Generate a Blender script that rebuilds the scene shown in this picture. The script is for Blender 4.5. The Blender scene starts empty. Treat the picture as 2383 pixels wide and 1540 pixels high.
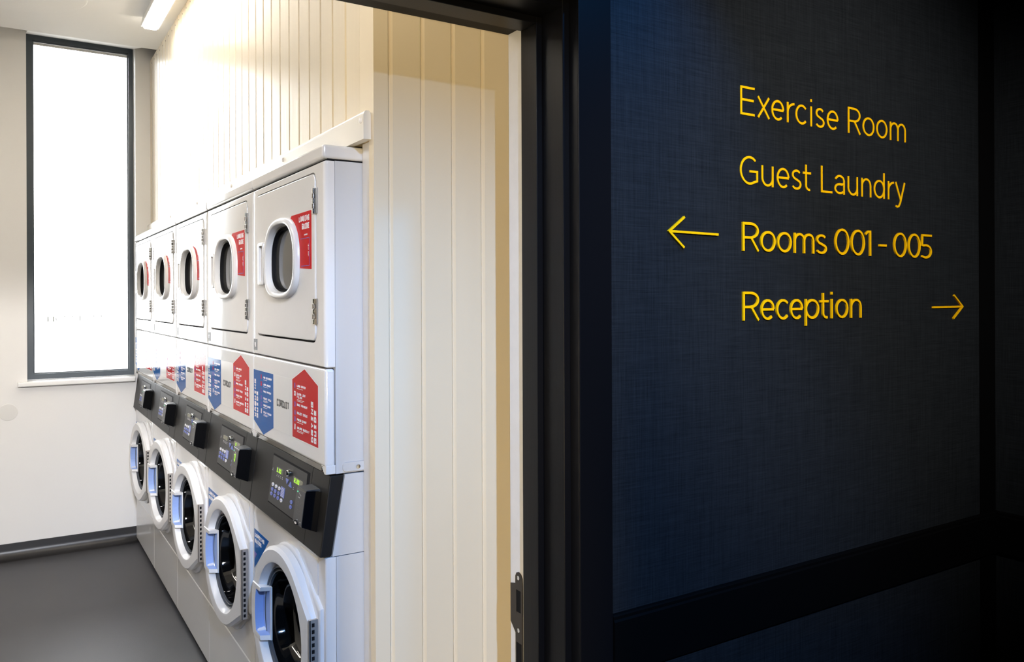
import bpy, bmesh, math, random
from mathutils import Matrix, Vector
random.seed(7)
sc = bpy.context.scene
C = sc.collection
PI = math.pi

# ------------------------------------------------------------------ camera
EYE = 1.465
FPX = 1877.5
THETA = math.atan2(1185.5, FPX)
cam_d = bpy.data.cameras.new('camera')
cam_d.sensor_fit = 'HORIZONTAL'
cam_d.sensor_width = 36.0
cam_d.lens = FPX / 2383.0 * 36.0
cam_d.shift_y = -73.8 / 2383.0
cam_d.clip_start = 0.02
cam = bpy.data.objects.new('camera', cam_d)
C.objects.link(cam)
cam.matrix_world = (Matrix.Translation((0, 0, EYE)) @ Matrix.Rotation(-THETA, 4, 'Z')
                    @ Matrix.Rotation(PI / 2, 4, 'X') @ Matrix.Rotation(-0.00409, 4, 'Z'))
sc.camera = cam

# ------------------------------------------------------------------ world, lights, exposure
W = bpy.data.worlds.new('overcast_sky')
sc.world = W
W.use_nodes = True
bg = W.node_tree.nodes['Background']
wn_, wl_ = W.node_tree.nodes, W.node_tree.links
w_tc = wn_.new('ShaderNodeTexCoord')
w_sep = wn_.new('ShaderNodeSeparateXYZ')
w_ramp = wn_.new('ShaderNodeValToRGB')          # bright overcast sky above, duller ground below the horizon
w_ramp.color_ramp.elements[0].position = 0.44
w_ramp.color_ramp.elements[0].color = (0.20, 0.20, 0.19, 1)
w_ramp.color_ramp.elements[1].position = 0.53
w_ramp.color_ramp.elements[1].color = (0.94, 0.975, 1.0, 1)
w_map = wn_.new('ShaderNodeMapRange')
w_map.inputs[1].default_value = -1
w_map.inputs[2].default_value = 1
wl_.new(w_tc.outputs['Generated'], w_sep.inputs[0])
wl_.new(w_sep.outputs['Z'], w_map.inputs[0])
wl_.new(w_map.outputs[0], w_ramp.inputs[0])
wl_.new(w_ramp.outputs[0], bg.inputs[0])
bg.inputs[1].default_value = 15.0
sc.view_settings.view_transform = 'Standard'
sc.view_settings.look = 'None'
sc.view_settings.exposure = 0.0
sc.view_settings.gamma = 1.0
sc.view_settings.use_curve_mapping = False
sc.cycles.use_denoising = True
sc.cycles.max_bounces = 10
sc.cycles.diffuse_bounces = 6
sc.cycles.glossy_bounces = 5
sc.cycles.transparent_max_bounces = 8
sc.cycles.caustics_reflective = False
sc.cycles.caustics_refractive = False
sc.cycles.sample_clamp_indirect = 8.0


def add_light(name, kind, loc, target, energy, color, **kw):
    d = bpy.data.lights.new(name, kind)
    d.energy = energy
    d.color = color
    for k, v in kw.items():
        setattr(d, k, v)
    o = bpy.data.objects.new(name, d)
    C.objects.link(o)
    o.location = loc
    o.rotation_euler = (Vector(target) - Vector(loc)).to_track_quat('-Z', 'Y').to_euler()
    return o


# daylight portal over the window opening (guides the sky sampling, emits nothing itself)
p = add_light('window_portal', 'AREA', (0.405, 5.56, 2.01), (0.405, 4.0, 2.01), 1, (1, 1, 1),
              shape='RECTANGLE', size=0.56, size_y=2.05)
p.data.cycles.is_portal = True
# the corridor's ceiling spotlight behind the camera and the wall washer beside the door
add_light('corridor_spot', 'SPOT', (-0.05, -1.05, 2.57), (0.85, 1.87, 0.53), 440, (0.31, 0.53, 0.97),
          spot_size=math.radians(54), spot_blend=0.9, shadow_soft_size=0.03)
# added unseen warm spot, oval beam tints the return wall through the doorway
o = add_light('added_warm_spot', 'SPOT', (-1.3, -1.6, 0.85), (1.05, 1.87, 1.40), 360, (1.0, 0.78, 0.43),
              spot_size=math.radians(56), spot_blend=0.55, shadow_soft_size=0.04)
o.scale = (0.215, 1.0, 1.0)
# added unseen white spot, brightens the far wall and floor through the doorway
add_light('added_white_spot', 'SPOT', (-0.2, -1.2, 2.5), (0.22, 5.42, 0.55), 980, (1.0, 0.96, 0.92),
          spot_size=math.radians(25), spot_blend=0.75, shadow_soft_size=0.16)
add_light('sign_spot', 'SPOT', (0.95, -0.70, 2.57), (1.99, 1.42, 1.68), 285, (1.0, 0.93, 0.83),
          spot_size=math.radians(48), spot_blend=1.0, shadow_soft_size=0.03)
add_light('wall_washer', 'SPOT', (1.25, 0.95, 2.57), (1.25, 1.42, 1.65), 48, (0.04, 0.36, 1.0),
          spot_size=math.radians(72), spot_blend=1.0, shadow_soft_size=0.03)


# ------------------------------------------------------------------ materials
def new_mat(name):
    m = bpy.data.materials.new(name)
    m.use_nodes = True
    return m, m.node_tree.nodes, m.node_tree.links, m.node_tree.nodes['Principled BSDF']


def pm(name, col, rough=0.5, metal=0.0, spec=0.5, coat=0.0, bump=None, var=None, emit=None):
    m, N, L, b = new_mat(name)
    b.inputs['Base Color'].default_value = (*col, 1)
    b.inputs['Roughness'].default_value = rough
    b.inputs['Metallic'].default_value = metal
    b.inputs['Specular IOR Level'].default_value = spec
    b.inputs['Coat Weight'].default_value = coat
    b.inputs['Coat Roughness'].default_value = 0.04
    if emit:
        b.inputs['Emission Color'].default_value = (*emit[0], 1)
        b.inputs['Emission Strength'].default_value = emit[1]
    if bump or var:
        tc = N.new('ShaderNodeTexCoord')
    if bump:
        sc_, st, dist, stretch = bump
        mp = N.new('ShaderNodeMapping')
        mp.inputs['Scale'].default_value = stretch
        nz = N.new('ShaderNodeTexNoise')
        nz.inputs['Scale'].default_value = sc_
        nz.inputs['Detail'].default_value = 3
        bp = N.new('ShaderNodeBump')
        bp.inputs['Strength'].default_value = st
        bp.inputs['Distance'].default_value = dist
        L.new(tc.outputs['Object'], mp.inputs[0])
        L.new(mp.outputs[0], nz.inputs['Vector'])
        L.new(nz.outputs['Fac'], bp.inputs['Height'])
        L.new(bp.outputs[0], b.inputs['Normal'])
        if coat:
            L.new(bp.outputs[0], b.inputs['Coat Normal'])
    if var:
        sc_, amt = var
        nz = N.new('ShaderNodeTexNoise')
        nz.inputs['Scale'].default_value = sc_
        nz.inputs['Detail'].default_value = 5
        mr = N.new('ShaderNodeMapRange')
        mr.inputs[3].default_value = 1 - amt
        mr.inputs[4].default_value = 1 + amt
        mx = N.new('ShaderNodeMix')
        mx.data_type = 'RGBA'
        mx.blend_type = 'MULTIPLY'
        mx.inputs[0].default_value = 1
        mx.inputs[6].default_value = (*col, 1)
        L.new(tc.outputs['Object'], nz.inputs['Vector'])
        L.new(nz.outputs['Fac'], mr.inputs[0])
        L.new(mr.outputs[0], mx.inputs[7])
        L.new(mx.outputs[2], b.inputs['Base Color'])
    return m


def fabric_mat(name):
    m, N, L, b = new_mat(name)
    tc = N.new('ShaderNodeTexCoord')
    facs = []
    for s in ((420, 420, 9), (10, 10, 380)):
        mp = N.new('ShaderNodeMapping')
        mp.inputs['Scale'].default_value = s
        nz = N.new('ShaderNodeTexNoise')
        nz.inputs['Scale'].default_value = 1.0
        nz.inputs['Detail'].default_value = 4
        nz.inputs['Roughness'].default_value = 0.65
        L.new(tc.outputs['Object'], mp.inputs[0])
        L.new(mp.outputs[0], nz.inputs['Vector'])
        facs.append(nz)
    ad = N.new('ShaderNodeMath')
    ad.operation = 'ADD'
    L.new(facs[0].outputs['Fac'], ad.inputs[0])
    L.new(facs[1].outputs['Fac'], ad.inputs[1])
    cr = N.new('ShaderNodeValToRGB')
    cr.color_ramp.elements[0].position = 0.34
    cr.color_ramp.elements[0].color = (0.0034, 0.0048, 0.0067, 1)
    cr.color_ramp.elements[1].position = 0.66
    cr.color_ramp.elements[1].color = (0.0170, 0.0204, 0.025, 1)
    hf = N.new('ShaderNodeMath')
    hf.operation = 'MULTIPLY'
    hf.inputs[1].default_value = 0.5
    L.new(ad.outputs[0], hf.inputs[0])
    L.new(hf.outputs[0], cr.inputs[0])
    L.new(cr.outputs[0], b.inputs['Base Color'])
    bp = N.new('ShaderNodeBump')
    bp.inputs['Strength'].default_value = 0.25
    bp.inputs['Distance'].default_value = 0.001
    L.new(hf.outputs[0], bp.inputs['Height'])
    L.new(bp.outputs[0], b.inputs['Normal'])
    b.inputs['Roughness'].default_value = 0.75
    b.inputs['Specular IOR Level'].default_value = 0.15
    return m


def glass_mat(name, tint=(1, 1, 1)):
    m, N, L, b = new_mat(name)
    N.remove(b)
    out = N['Material Output']
    tr = N.new('ShaderNodeBsdfTransparent')
    tr.inputs[0].default_value = (*tint, 1)
    gl = N.new('ShaderNodeBsdfGlossy')
    gl.inputs['Roughness'].default_value = 0.02
    fr = N.new('ShaderNodeFresnel')
    fr.inputs[0].default_value = 1.45
    mx = N.new('ShaderNodeMixShader')
    L.new(fr.outputs[0], mx.inputs[0])
    L.new(tr.outputs[0], mx.inputs[1])
    L.new(gl.outputs[0], mx.inputs[2])
    L.new(mx.outputs[0], out.inputs[0])
    return m


M = dict(
    wall=pm('white_wall_paint', (0.785, 0.775, 0.76), 0.6, spec=0.3, bump=(60, 0.05, 0.002, (1, 1, 1))),
    cover=pm('grey_white_cover', (0.70, 0.69, 0.665), 0.6, spec=0.3),
    ceil=pm('white_ceiling_paint', (0.87, 0.875, 0.875), 0.8, spec=0.2),
    cream=pm('cream_gloss_board_paint', (0.80, 0.71, 0.55), 0.27, spec=0.5, bump=(1.0, 0.22, 0.002, (60, 60, 2.5))),
    creamr=pm('cream_satin_board_paint', (0.80, 0.70, 0.53), 0.4, spec=0.35, bump=(1.0, 0.10, 0.001, (40, 40, 3)), var=(2.5, 0.04)),
    trimw=pm('white_gloss_trim_paint', (0.84, 0.81, 0.745), 0.25, spec=0.5),
    sill=pm('white_gloss_sill', (0.84, 0.835, 0.82), 0.3, spec=0.5),
    jamb=pm('white_satin_jamb_paint', (0.78, 0.77, 0.77), 0.4, spec=0.4, var=(25, 0.05)),
    floor=pm('dark_grey_vinyl', (0.040, 0.039, 0.041), 0.42, spec=0.45, bump=(420, 0.35, 0.0012, (1, 1, 1)), var=(3.0, 0.18)),
    skirt=pm('black_vinyl', (0.012, 0.011, 0.011), 0.35, spec=0.5),
    corr=pm('corridor_carpet', (0.03, 0.03, 0.035), 0.95, spec=0.1),
    corrw=pm('corridor_dark_wall', (0.02, 0.025, 0.035), 0.7, spec=0.2),
    corrc=pm('corridor_ceiling', (0.35, 0.35, 0.36), 0.8, spec=0.2),
    black=pm('black_satin_joinery', (0.0042, 0.0042, 0.0052), 0.36, spec=0.2, bump=(1.0, 0.10, 0.001, (260, 260, 6))),
    blackm=pm('black_matt_joinery', (0.0016, 0.0016, 0.0019), 0.5, spec=0.14),
    fabric=fabric_mat('navy_woven_wallcovering'),
    yellow=pm('yellow_letter', (0.93, 0.52, 0.0), 0.45, spec=0.3),
    frame=pm('slate_grey_aluminium', (0.062, 0.080, 0.098), 0.35, spec=0.5),
    glass=glass_mat('clear_glass'),
    vinyl=pm('olive_window_lettering', (0.10, 0.11, 0.07), 0.6),
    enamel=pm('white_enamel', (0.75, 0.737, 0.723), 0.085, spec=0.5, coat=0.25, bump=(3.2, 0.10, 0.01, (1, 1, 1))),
    enamels=pm('white_enamel_side_shade', (0.575, 0.58, 0.59), 0.3, spec=0.45),  # white front enamel darkened, weaker light on the sides put into its colour
    plastic=pm('white_plastic', (0.82, 0.81, 0.805), 0.22, spec=0.5),
    pocket=pm('blue_light_tinted_pocket', (0.33, 0.45, 0.76), 0.3, spec=0.5),  # blue corridor light put into the pocket's base colour
    ring=pm('warm_white_plastic', (0.68, 0.665, 0.645), 0.24, spec=0.45),
    kick=pm('grey_kick_enamel', (0.68, 0.673, 0.66), 0.2, spec=0.5),
    gap=pm('dark_gap', (0.01, 0.01, 0.011), 0.7, spec=0.1),
    panel=pm('charcoal_control_plastic', (0.0125, 0.012, 0.0116), 0.48, spec=0.25, bump=(500, 0.12, 0.0006, (1, 1, 1))),
    panelin=pm('dark_grey_keypad', (0.020, 0.020, 0.021), 0.4, spec=0.4),
    reader=pm('grey_reader_face', (0.06, 0.06, 0.06), 0.4, spec=0.5),
    readers=pm('gloss_black_plastic', (0.004, 0.004, 0.0045), 0.12, spec=0.5),
    steel=pm('brushed_steel', (0.60, 0.58, 0.55), 0.28, metal=1.0),
    lip=pm('beige_satin_lip', (0.55, 0.51, 0.46), 0.25, metal=0.3),
    hinge=pm('hinge_steel', (0.50, 0.45, 0.40), 0.36, metal=0.45),
    strike=pm('bronzed_strike_steel', (0.05, 0.042, 0.036), 0.4, metal=0.6),
    steeld=pm('dark_steel', (0.22, 0.20, 0.18), 0.35, metal=1.0),
    chrome=pm('chrome', (0.75, 0.75, 0.75), 0.10, metal=1.0),
    bowl=pm('black_door_glass', (0.004, 0.004, 0.004), 0.04, spec=0.6),
    gasket=pm('grey_gasket', (0.085, 0.09, 0.10), 0.2, spec=0.5),
    dglass=pm('grey_dryer_glass', (0.045, 0.045, 0.042), 0.09, spec=0.6),
    red=pm('red_sticker', (0.56, 0.006, 0.010), 0.09, spec=0.03),
    blue=pm('blue_sticker', (0.006, 0.10, 0.37), 0.09, spec=0.03),
    white=pm('white_print', (0.85, 0.83, 0.82), 0.14, spec=0.3),
    label=pm('pale_label', (0.74, 0.725, 0.70), 0.25, spec=0.4),
    ink=pm('black_ink', (0.012, 0.012, 0.012), 0.12, spec=0.25),
    violet=pm('violet_line', (0.16, 0.10, 0.42), 0.12, spec=0.2),
    btnb=pm('blue_button', (0.16, 0.21, 0.55), 0.4),
    plate=pm('dark_number_plate', (0.09, 0.09, 0.088), 0.4),
    disp=pm('olive_display', (0.20, 0.19, 0.11), 0.2),
    dispd=pm('dark_display', (0.045, 0.047, 0.03), 0.2),
    digit=pm('green_lit_digit', (0.2, 0.4, 0.02), 0.4, emit=((0.42, 0.85, 0.03), 0.75)),
    led=pm('green_led', (0.1, 0.6, 0.3), 0.4, emit=((0.1, 0.9, 0.4), 1.2)),
    lampw=pm('white_lamp_body', (0.8, 0.79, 0.77), 0.4),
    diff=pm('lit_diffuser', (0.9, 0.88, 0.8), 0.4, emit=((1.0, 0.93, 0.825), 33.0)),
)


# ------------------------------------------------------------------ mesh helpers
class MB:
    """collects faces; build() links them as ONE mesh object"""

    def __init__(s):
        s.v, s.f, s.m, s.mats = [], [], [], []

    def mi(s, mat):
        mat = M[mat] if isinstance(mat, str) else mat
        if mat not in s.mats:
            s.mats.append(mat)
        return s.mats.index(mat)

    def add(s, vs, fs, mat):
        k = len(s.v)
        s.v += [tuple(p) for p in vs]
        s.f += [tuple(i + k for i in f) for f in fs]
        s.m += [s.mi(mat)] * len(fs)

    def box(s, x0, x1, y0, y1, z0, z1, mat):
        vs = [(x, y, z) for x in (x0, x1) for y in (y0, y1) for z in (z0, z1)]
        s.add(vs, [(0, 1, 3, 2), (4, 6, 7, 5), (0, 4, 5, 1), (2, 3, 7, 6), (0, 2, 6, 4), (1, 5, 7, 3)], mat)

    def prism(s, pts, fn0, fn1, mat, caps=(True, True)):
        """pts: 2d outline; fn0/fn1 map (a,b) to the two end points"""
        n = len(pts)
        vs = [fn0(*q) for q in pts] + [fn1(*q) for q in pts]
        fs = [(i, (i + 1) % n, (i + 1) % n + n, i + n) for i in range(n)]
        if caps[0]:
            fs.append(tuple(range(n))[::-1])
        if caps[1]:
            fs.append(tuple(range(n, 2 * n)))
        s.add(vs, fs, mat)

    def loops(s, loops, mat, closed=True, cap0=False, cap1=False):
        """skin between successive equal-length point loops"""
        n = len(loops[0])
        vs = [q for lp in loops for q in lp]
        fs = []
        for k in range(len(loops) - 1):
            for i in range(n if closed else n - 1):
                j = (i + 1) % n
                fs.append((k * n + i, k * n + j, (k + 1) * n + j, (k + 1) * n + i))
        if cap0:
            fs.append(tuple(range(n))[::-1])
        if cap1:
            fs.append(tuple(range((len(loops) - 1) * n, len(loops) * n)))
        s.add(vs, fs, mat)

    def build(s, name, parent=None, bevel=0.0, seg=2, smooth=35, loc=None):
        me = bpy.data.meshes.new(name)
        me.from_pydata(s.v, [], s.f)
        for m in s.mats:
            me.materials.append(m)
        for pl, mi in zip(me.polygons, s.m):
            pl.material_index = mi
        bm = bmesh.new()
        bm.from_mesh(me)
        bmesh.ops.recalc_face_normals(bm, faces=bm.faces)
        if bevel:
            es = [e for e in bm.edges if len(e.link_faces) == 2 and e.calc_face_angle(0) > math.radians(30)]
            bmesh.ops.bevel(bm, geom=es, offset=bevel, segments=seg, affect='EDGES', profile=0.5, clamp_overlap=True)
        bm.to_mesh(me)
        bm.free()
        if smooth:
            me.shade_smooth()
            me.set_sharp_from_angle(angle=math.radians(smooth))
        me.update()
        o = bpy.data.objects.new(name, me)
        C.objects.link(o)
        if smooth:
            wn = o.modifiers.new('weighted_normals', 'WEIGHTED_NORMAL')
            wn.keep_sharp = True
            wn.weight = 75
        if parent:
            o.parent = parent
        if loc:
            o.location = loc
        return o


def thing(name, label, cat, loc=(0, 0, 0), group=None):
    o = bpy.data.objects.new(name, None)
    o.empty_display_size = 0.1
    C.objects.link(o)
    o.location = loc
    return tag(o, label, cat, group)


def tag(o, label, cat, group=None):
    o['label'] = label
    o['category'] = cat
    if group:
        o['group'] = group
    return o


def struct(o, label, cat='room'):
    o['kind'] = 'structure'
    o['label'] = label
    o['category'] = cat
    return o


def copy_tree(o, parent=None):
    c = o.copy()
    C.objects.link(c)
    c.parent = parent
    for ch in list(o.children):
        copy_tree(ch, c)
    return c


def ell(cx, cy, rx, ry, a0, a1, n=20):
    return [(cx + rx * math.cos(math.radians(a0 + (a1 - a0) * i / n)),
             cy + ry * math.sin(math.radians(a0 + (a1 - a0) * i / n))) for i in range(n + 1)]


def ribbon(pts, w):
    """outline of a stroke of width w along pts (mitred); returns left and right offsets"""
    n = len(pts)
    closed = n > 3 and math.dist(pts[0], pts[-1]) < 1e-6
    L_, R_ = [], []
    for i in range(n):
        a = pts[i - 1] if i > 0 else (pts[-2] if closed else None)
        c = pts[i + 1] if i < n - 1 else (pts[1] if closed else None)
        b = pts[i]

        def nrm(p, q):
            dx, dy = q[0] - p[0], q[1] - p[1]
            l = math.hypot(dx, dy) or 1e-9
            return (-dy / l, dx / l)
        ns = []
        if a:
            ns.append(nrm(a, b))
        if c:
            ns.append(nrm(b, c))
        nx = sum(q[0] for q in ns)
        ny = sum(q[1] for q in ns)
        l = math.hypot(nx, ny) or 1e-9
        nx, ny = nx / l, ny / l
        k = 1.0 / max(0.62, nx * ns[0][0] + ny * ns[0][1])
        L_.append((b[0] + nx * k * w / 2, b[1] + ny * k * w / 2))
        R_.append((b[0] - nx * k * w / 2, b[1] - ny * k * w / 2))
    return L_, R_


def stroke(mb, pts, w, f0, f1, mat):
    """solid stroke: f0 maps (a,b) to the base surface, f1 to the front surface"""
    L_, R_ = ribbon(pts, w)
    mb.loops([[f0(*q) for q in L_], [f1(*q) for q in L_], [f1(*q) for q in R_], [f0(*q) for q in R_]], mat, closed=False)
    for i in (0, -1):
        mb.add([f0(*L_[i]), f1(*L_[i]), f1(*R_[i]), f0(*R_[i])], [(0, 1, 2, 3)], mat)


# block capitals used on the stickers: strokes on a unit box
G = {
    'A': [[(0, 0), (0, .7), (.3, 1), (.7, 1), (1, .7), (1, 0)], [(0, .4), (1, .4)]],
    'C': [[(1, .75), (1, 1), (0, 1), (0, 0), (1, 0), (1, .25)]],
    'D': [[(0, 0), (0, 1), (.7, 1), (1, .75), (1, .25), (.7, 0), (0, 0)]],
    'E': [[(1, 1), (0, 1), (0, 0), (1, 0)], [(0, .5), (.8, .5)]],
    'F': [[(1, 1), (0, 1), (0, 0)], [(0, .5), (.8, .5)]],
    'G': [[(1, .78), (1, 1), (0, 1), (0, 0), (1, 0), (1, .48), (.5, .48)]],
    'H': [[(0, 0), (0, 1)], [(1, 0), (1, 1)], [(0, .5), (1, .5)]],
    'I': [[(0, 1), (1, 1)], [(0, 0), (1, 0)], [(.5, 0), (.5, 1)]],
    'K': [[(0, 0), (0, 1)], [(1, 1), (0, .45)], [(.3, .6), (1, 0)]],
    'L': [[(0, 1), (0, 0), (1, 0)]],
    'M': [[(0, 0), (0, 1), (.5, .4), (1, 1), (1, 0)]],
    'N': [[(0, 0), (0, 1), (1, 0), (1, 1)]],
    'O': [[(0, .2), (0, .8), (.3, 1), (.7, 1), (1, .8), (1, .2), (.7, 0), (.3, 0), (0, .2)]],
    'P': [[(0, 0), (0, 1), (1, 1), (1, .45), (0, .45)]],
    'Q': [[(0, 0), (0, 1), (1, 1), (1, 0), (0, 0)], [(.55, .35), (1, -.1)]],
    'R': [[(0, 0), (0, 1), (1, 1), (1, .5), (0, .5)], [(.4, .5), (1, 0)]],
    'S': [[(1, .8), (1, 1), (0, 1), (0, .5), (1, .5), (1, 0), (0, 0), (0, .2)]],
    'T': [[(0, 1), (1, 1)], [(.5, 1), (.5, 0)]],
    'U': [[(0, 1), (0, 0), (1, 0), (1, 1)]],
    'V': [[(0, 1), (.5, 0), (1, 1)]],
    'W': [[(0, 1), (.15, 0), (.5, .55), (.85, 0), (1, 1)]],
    'Y': [[(0, 1), (.5, .5), (1, 1)], [(.5, .5), (.5, 0)]],
    '0': [[(0, 0), (0, 1), (1, 1), (1, 0), (0, 0)]],
    '1': [[(.1, .8), (.55, 1), (.55, 0)]],
    '2': [[(0, 1), (1, 1), (1, .5), (0, .5), (0, 0), (1, 0)]],
    '3': [[(0, 1), (1, 1), (1, 0), (0, 0)], [(.15, .5), (1, .5)]],
    '5': [[(1, 1), (0, 1), (0, .5), (1, .5), (1, 0), (0, 0)]],
    '7': [[(0, 1), (1, 1), (.35, 0)]],
    '9': [[(1, .5), (0, .5), (0, 1), (1, 1), (1, 0), (.1, 0)]],
    '.': [[(.35, 0), (.65, 0)]],
}


def block_text(mb, txt, u0, v0, cw, ch, gap, w, F0, F1, mat):
    """txt from (u0,v0), character box cw x ch; F0/F1 map (u,v) to base/front"""
    u = u0
    for ch_ in txt:
        if ch_ == '.':
            stroke(mb, [(u, v0 + w / 2), (u + w, v0 + w / 2)], w, F0, F1, mat)
            u += w + gap
            continue
        for st in G.get(ch_, []):
            pts = [(u + w / 2 + a * (cw - w), v0 + w / 2 + b * (ch - w)) for a, b in st]
            stroke(mb, pts, w, F0, F1, mat)
        u += cw + gap


# ------------------------------------------------------------------ setting: laundry room
A = 0.687          # plane of the machine fronts
YN = 1.972         # near side of the machine row
PITCH = 0.686
XB = 0.777         # boarded face above the machines
YR = 1.868         # boarded return facing the corridor
YF = 5.42          # far wall
ZC = EYE + 1.482   # laundry ceiling
YC = 5.15          # where that ceiling stops short of the far wall
D = 1.42           # corridor face of the sign wall
RX = 2.80          # right end of the corridor wall
XJ = 1.047         # door lining


def slab(name, label, mat, *b, cat='wall', bevel=0):
    mb = MB()
    mb.box(*b, mat)
    return struct(mb.build(name, bevel=bevel), label, cat)


slab('floor', 'dark grey speckled vinyl floor of the laundry room', 'floor', -1.7, 1.5, 1.55, 5.42, -0.06, 0, cat='floor')
slab('floor_corridor', 'dark carpet of the corridor in front of the doorway', 'corr', -1.7, 2.95, -2.6, 1.55, -0.06, 0, cat='floor')

# far wall with the window opening, one piece
WX0, WX1, WZ0, WZ1 = 0.119, 0.693, 1.000, 3.07
mb = MB()
mb.box(-1.7, WX0, YF, YF + .2, 0, 3.3, 'wall')
mb.box(WX1, 1.6, YF, YF + .2, 0, 3.3, 'wall')
mb.box(WX0, WX1, YF, YF + .2, 0, WZ0, 'wall')
mb.box(WX0, WX1, YF, YF + .2, WZ1, 3.3, 'wall')
struct(mb.build('wall_far', smooth=0), 'off-white painted far wall around the tall window', 'wall')

# ceiling: flat, ends short of the far wall, slopes up to the window head
mb = MB()
mb.box(-1.7, 1.62, 1.668, YC, ZC, ZC + .12, 'ceil')
mb.prism([(YC, ZC), (YF + .115, ZC + .0905), (YF + .115, ZC + .12), (YC, ZC + .12)],
         lambda a, b: (WX0 + .0005, a, b), lambda a, b: (WX1 - .0005, a, b), 'ceil')
mb.box(-1.7, 1.6, YC, YF + .2, 3.3, 3.4, 'ceil')
mb.box(-1.7, 1.6, YC - .08, YC, ZC + .12, 3.4, 'ceil')
struct(mb.build('ceiling', smooth=0), 'white ceiling of the laundry room stopping short of the window wall', 'ceiling')
slab('wall_left', 'white left wall of the laundry room', 'wall', -1.8, -1.7, 1.55, YF + .2, 0, 3.4)
slab('wall_right', 'plain wall behind the machines', 'wall', 1.55, 1.65, 1.668, YF, 0, 3.3)


def grooved(x0, x1, first, step, gw=.0065, gd=.0055):
    """front outline (a, depth) of tongue and groove boards"""
    pts = [(x0, 0)]
    g = first
    while g < x1 - gw:
        if g > x0 + gw:
            pts += [(g - gw, 0), (g - gw * .25, gd), (g + gw * .25, gd), (g + gw, 0)]
        g += step
    return pts + [(x1, 0)]


# boarded face above the machines (boards run along Y, looking towards -X)
pts = grooved(YR + .0905, YF - .002, 2.058, .1)
out = pts + [(YF - .002, .07), (YR + .0905, .07)]
mb = MB()
mb.prism(out, lambda a, d: (XB + d, a, 1.87), lambda a, d: (XB + d, a, ZC + .002), 'cream')
y = 2.05
while y < 5.4:                      # nail heads along the top of the boards
    mb.prism(ell(0, 0, .004, .004, 0, 324, 9), lambda a, b, y=y: (XB, y + a, ZC - .028 + b),
             lambda a, b, y=y: (XB - .0015, y + a, ZC - .028 + b), 'lip')
    y += .1
struct(mb.build('wall_boarded', smooth=0), 'cream tongue and groove boards above the row of machines', 'wall')
# boarded return wall beside the doorway, looking at the corridor
pts = grooved(XB, 1.55, .822, .0888)
out = pts + [(1.55, .09), (XB, .09)]
mb = MB()
low = [(a, d if d < .02 else .030) for a, d in out]
mb.prism(low, lambda a, d: (a, YR + d, 0), lambda a, d: (a, YR + d, 1.868), 'creamr')
mb.prism(out, lambda a, d: (a, YR + d, 1.868), lambda a, d: (a, YR + d, ZC + .002), 'creamr')
struct(mb.build('wall_return', smooth=0), 'cream grooved board wall at the end of the machine row beside the doorway', 'wall')
# narrow filler between that wall and the nearest machine
slab('trim_1', 'narrow cream upright filler strip between board wall and nearest machine', 'jamb',
     XB + .011, XB + .05, YR + .031, YN - .003, 0, 1.866, cat='trim')
# cover board with rounded top along the machine tops
mb = MB()
prof = [(.757, 1.864), (.757, 1.924), (.759, 1.931), (.763, 1.935), (.771, 1.935), (.775, 1.931), (.7765, 1.924), (.7765, 1.864)]
mb.prism(prof, lambda a, b: (a, 1.884, b), lambda a, b: (a, 5.405, b), 'trimw')
o = struct(mb.build('trim_2'), 'cream cover board with white screw caps along the top of the machines', 'trim')
for y in (1.902, 2.56, 3.25, 3.90, 4.60):
    mb = MB()
    mb.loops([[(.757, y + r * math.cos(t * PI / 8), 1.912 + r * math.sin(t * PI / 8)) for t in range(16)] if k == 0 else
              [(x, y + r * math.cos(t * PI / 8), 1.912 + r * math.sin(t * PI / 8)) for t in range(16)]
              for k, (r, x) in enumerate(((.0075, .757), (.0075, .7555), (.0055, .7535), (.002, .7525)))], 'white', cap1=True)
    mb.build('screw_cap', o)

# skirting and coved vinyl upstand
cove = [(YF, 0), (YF - .075, 0.0005), (YF - .05, .004), (YF - .03, .013), (YF - .016, .028), (YF - .009, .05), (YF - .007, .085), (YF, .085)]
mb = MB()
mb.prism(cove, lambda a, b: (-1.7, a, b), lambda a, b: (1.0, a, b), 'skirt')
struct(mb.build('baseboard_far', smooth=60), 'black coved vinyl skirting along the far wall', 'skirting')

# window
win = bpy.data.objects.new('window_1', None)
C.objects.link(win)
win.location = (.4, YF + .05, 1.01)
struct(win, 'tall narrow window with slate grey frame and blown-out daylight', 'window')


def wpart(name, mb, **k):
    o = mb.build(name, win, **k)
    o.location = (-.4, -YF - .05, -1.01)
    return o


fy0, fy1 = YF + .100, YF + .157
gx0, gx1, gz0, gz1 = .1535, .667, 1.036, 3.005
mb = MB()
outer = [(WX0 + .001, WZ0 + .0045), (WX1 - .0005, WZ0 + .0045), (WX1 - .0005, 3.0365), (WX0 + .001, 3.0365)]
inner = [(gx0, gz0), (gx1, gz0), (gx1, gz1), (gx0, gz1)]
inner2 = [(gx0 + .006, gz0 + .006), (gx1 - .006, gz0 + .006), (gx1 - .006, gz1 - .006), (gx0 + .006, gz1 - .006)]
mb.loops([[(a, fy1, b) for a, b in outer], [(a, fy0, b) for a, b in outer], [(a, fy0, b) for a, b in inner],
          [(a, fy0 + .02, b) for a, b in inner], [(a, fy0 + .022, b) for a, b in inner2], [(a, fy1, b) for a, b in inner2],
          [(a, fy1, b) for a, b in outer]], 'frame')
wpart('window_frame', mb, smooth=0)
mb = MB()
mb.box(gx0, gx1, fy0 + .034, fy0 + .038, gz0, gz1, 'glass')
wpart('window_pane', mb, smooth=0)
mb = MB()
mb.box(gx0 + .004, gx1 - .004, fy0 + .024, fy0 + .030, gz1 - .022, gz1 - .008, 'lampw')
wpart('blind_rail', mb, smooth=0)
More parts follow.
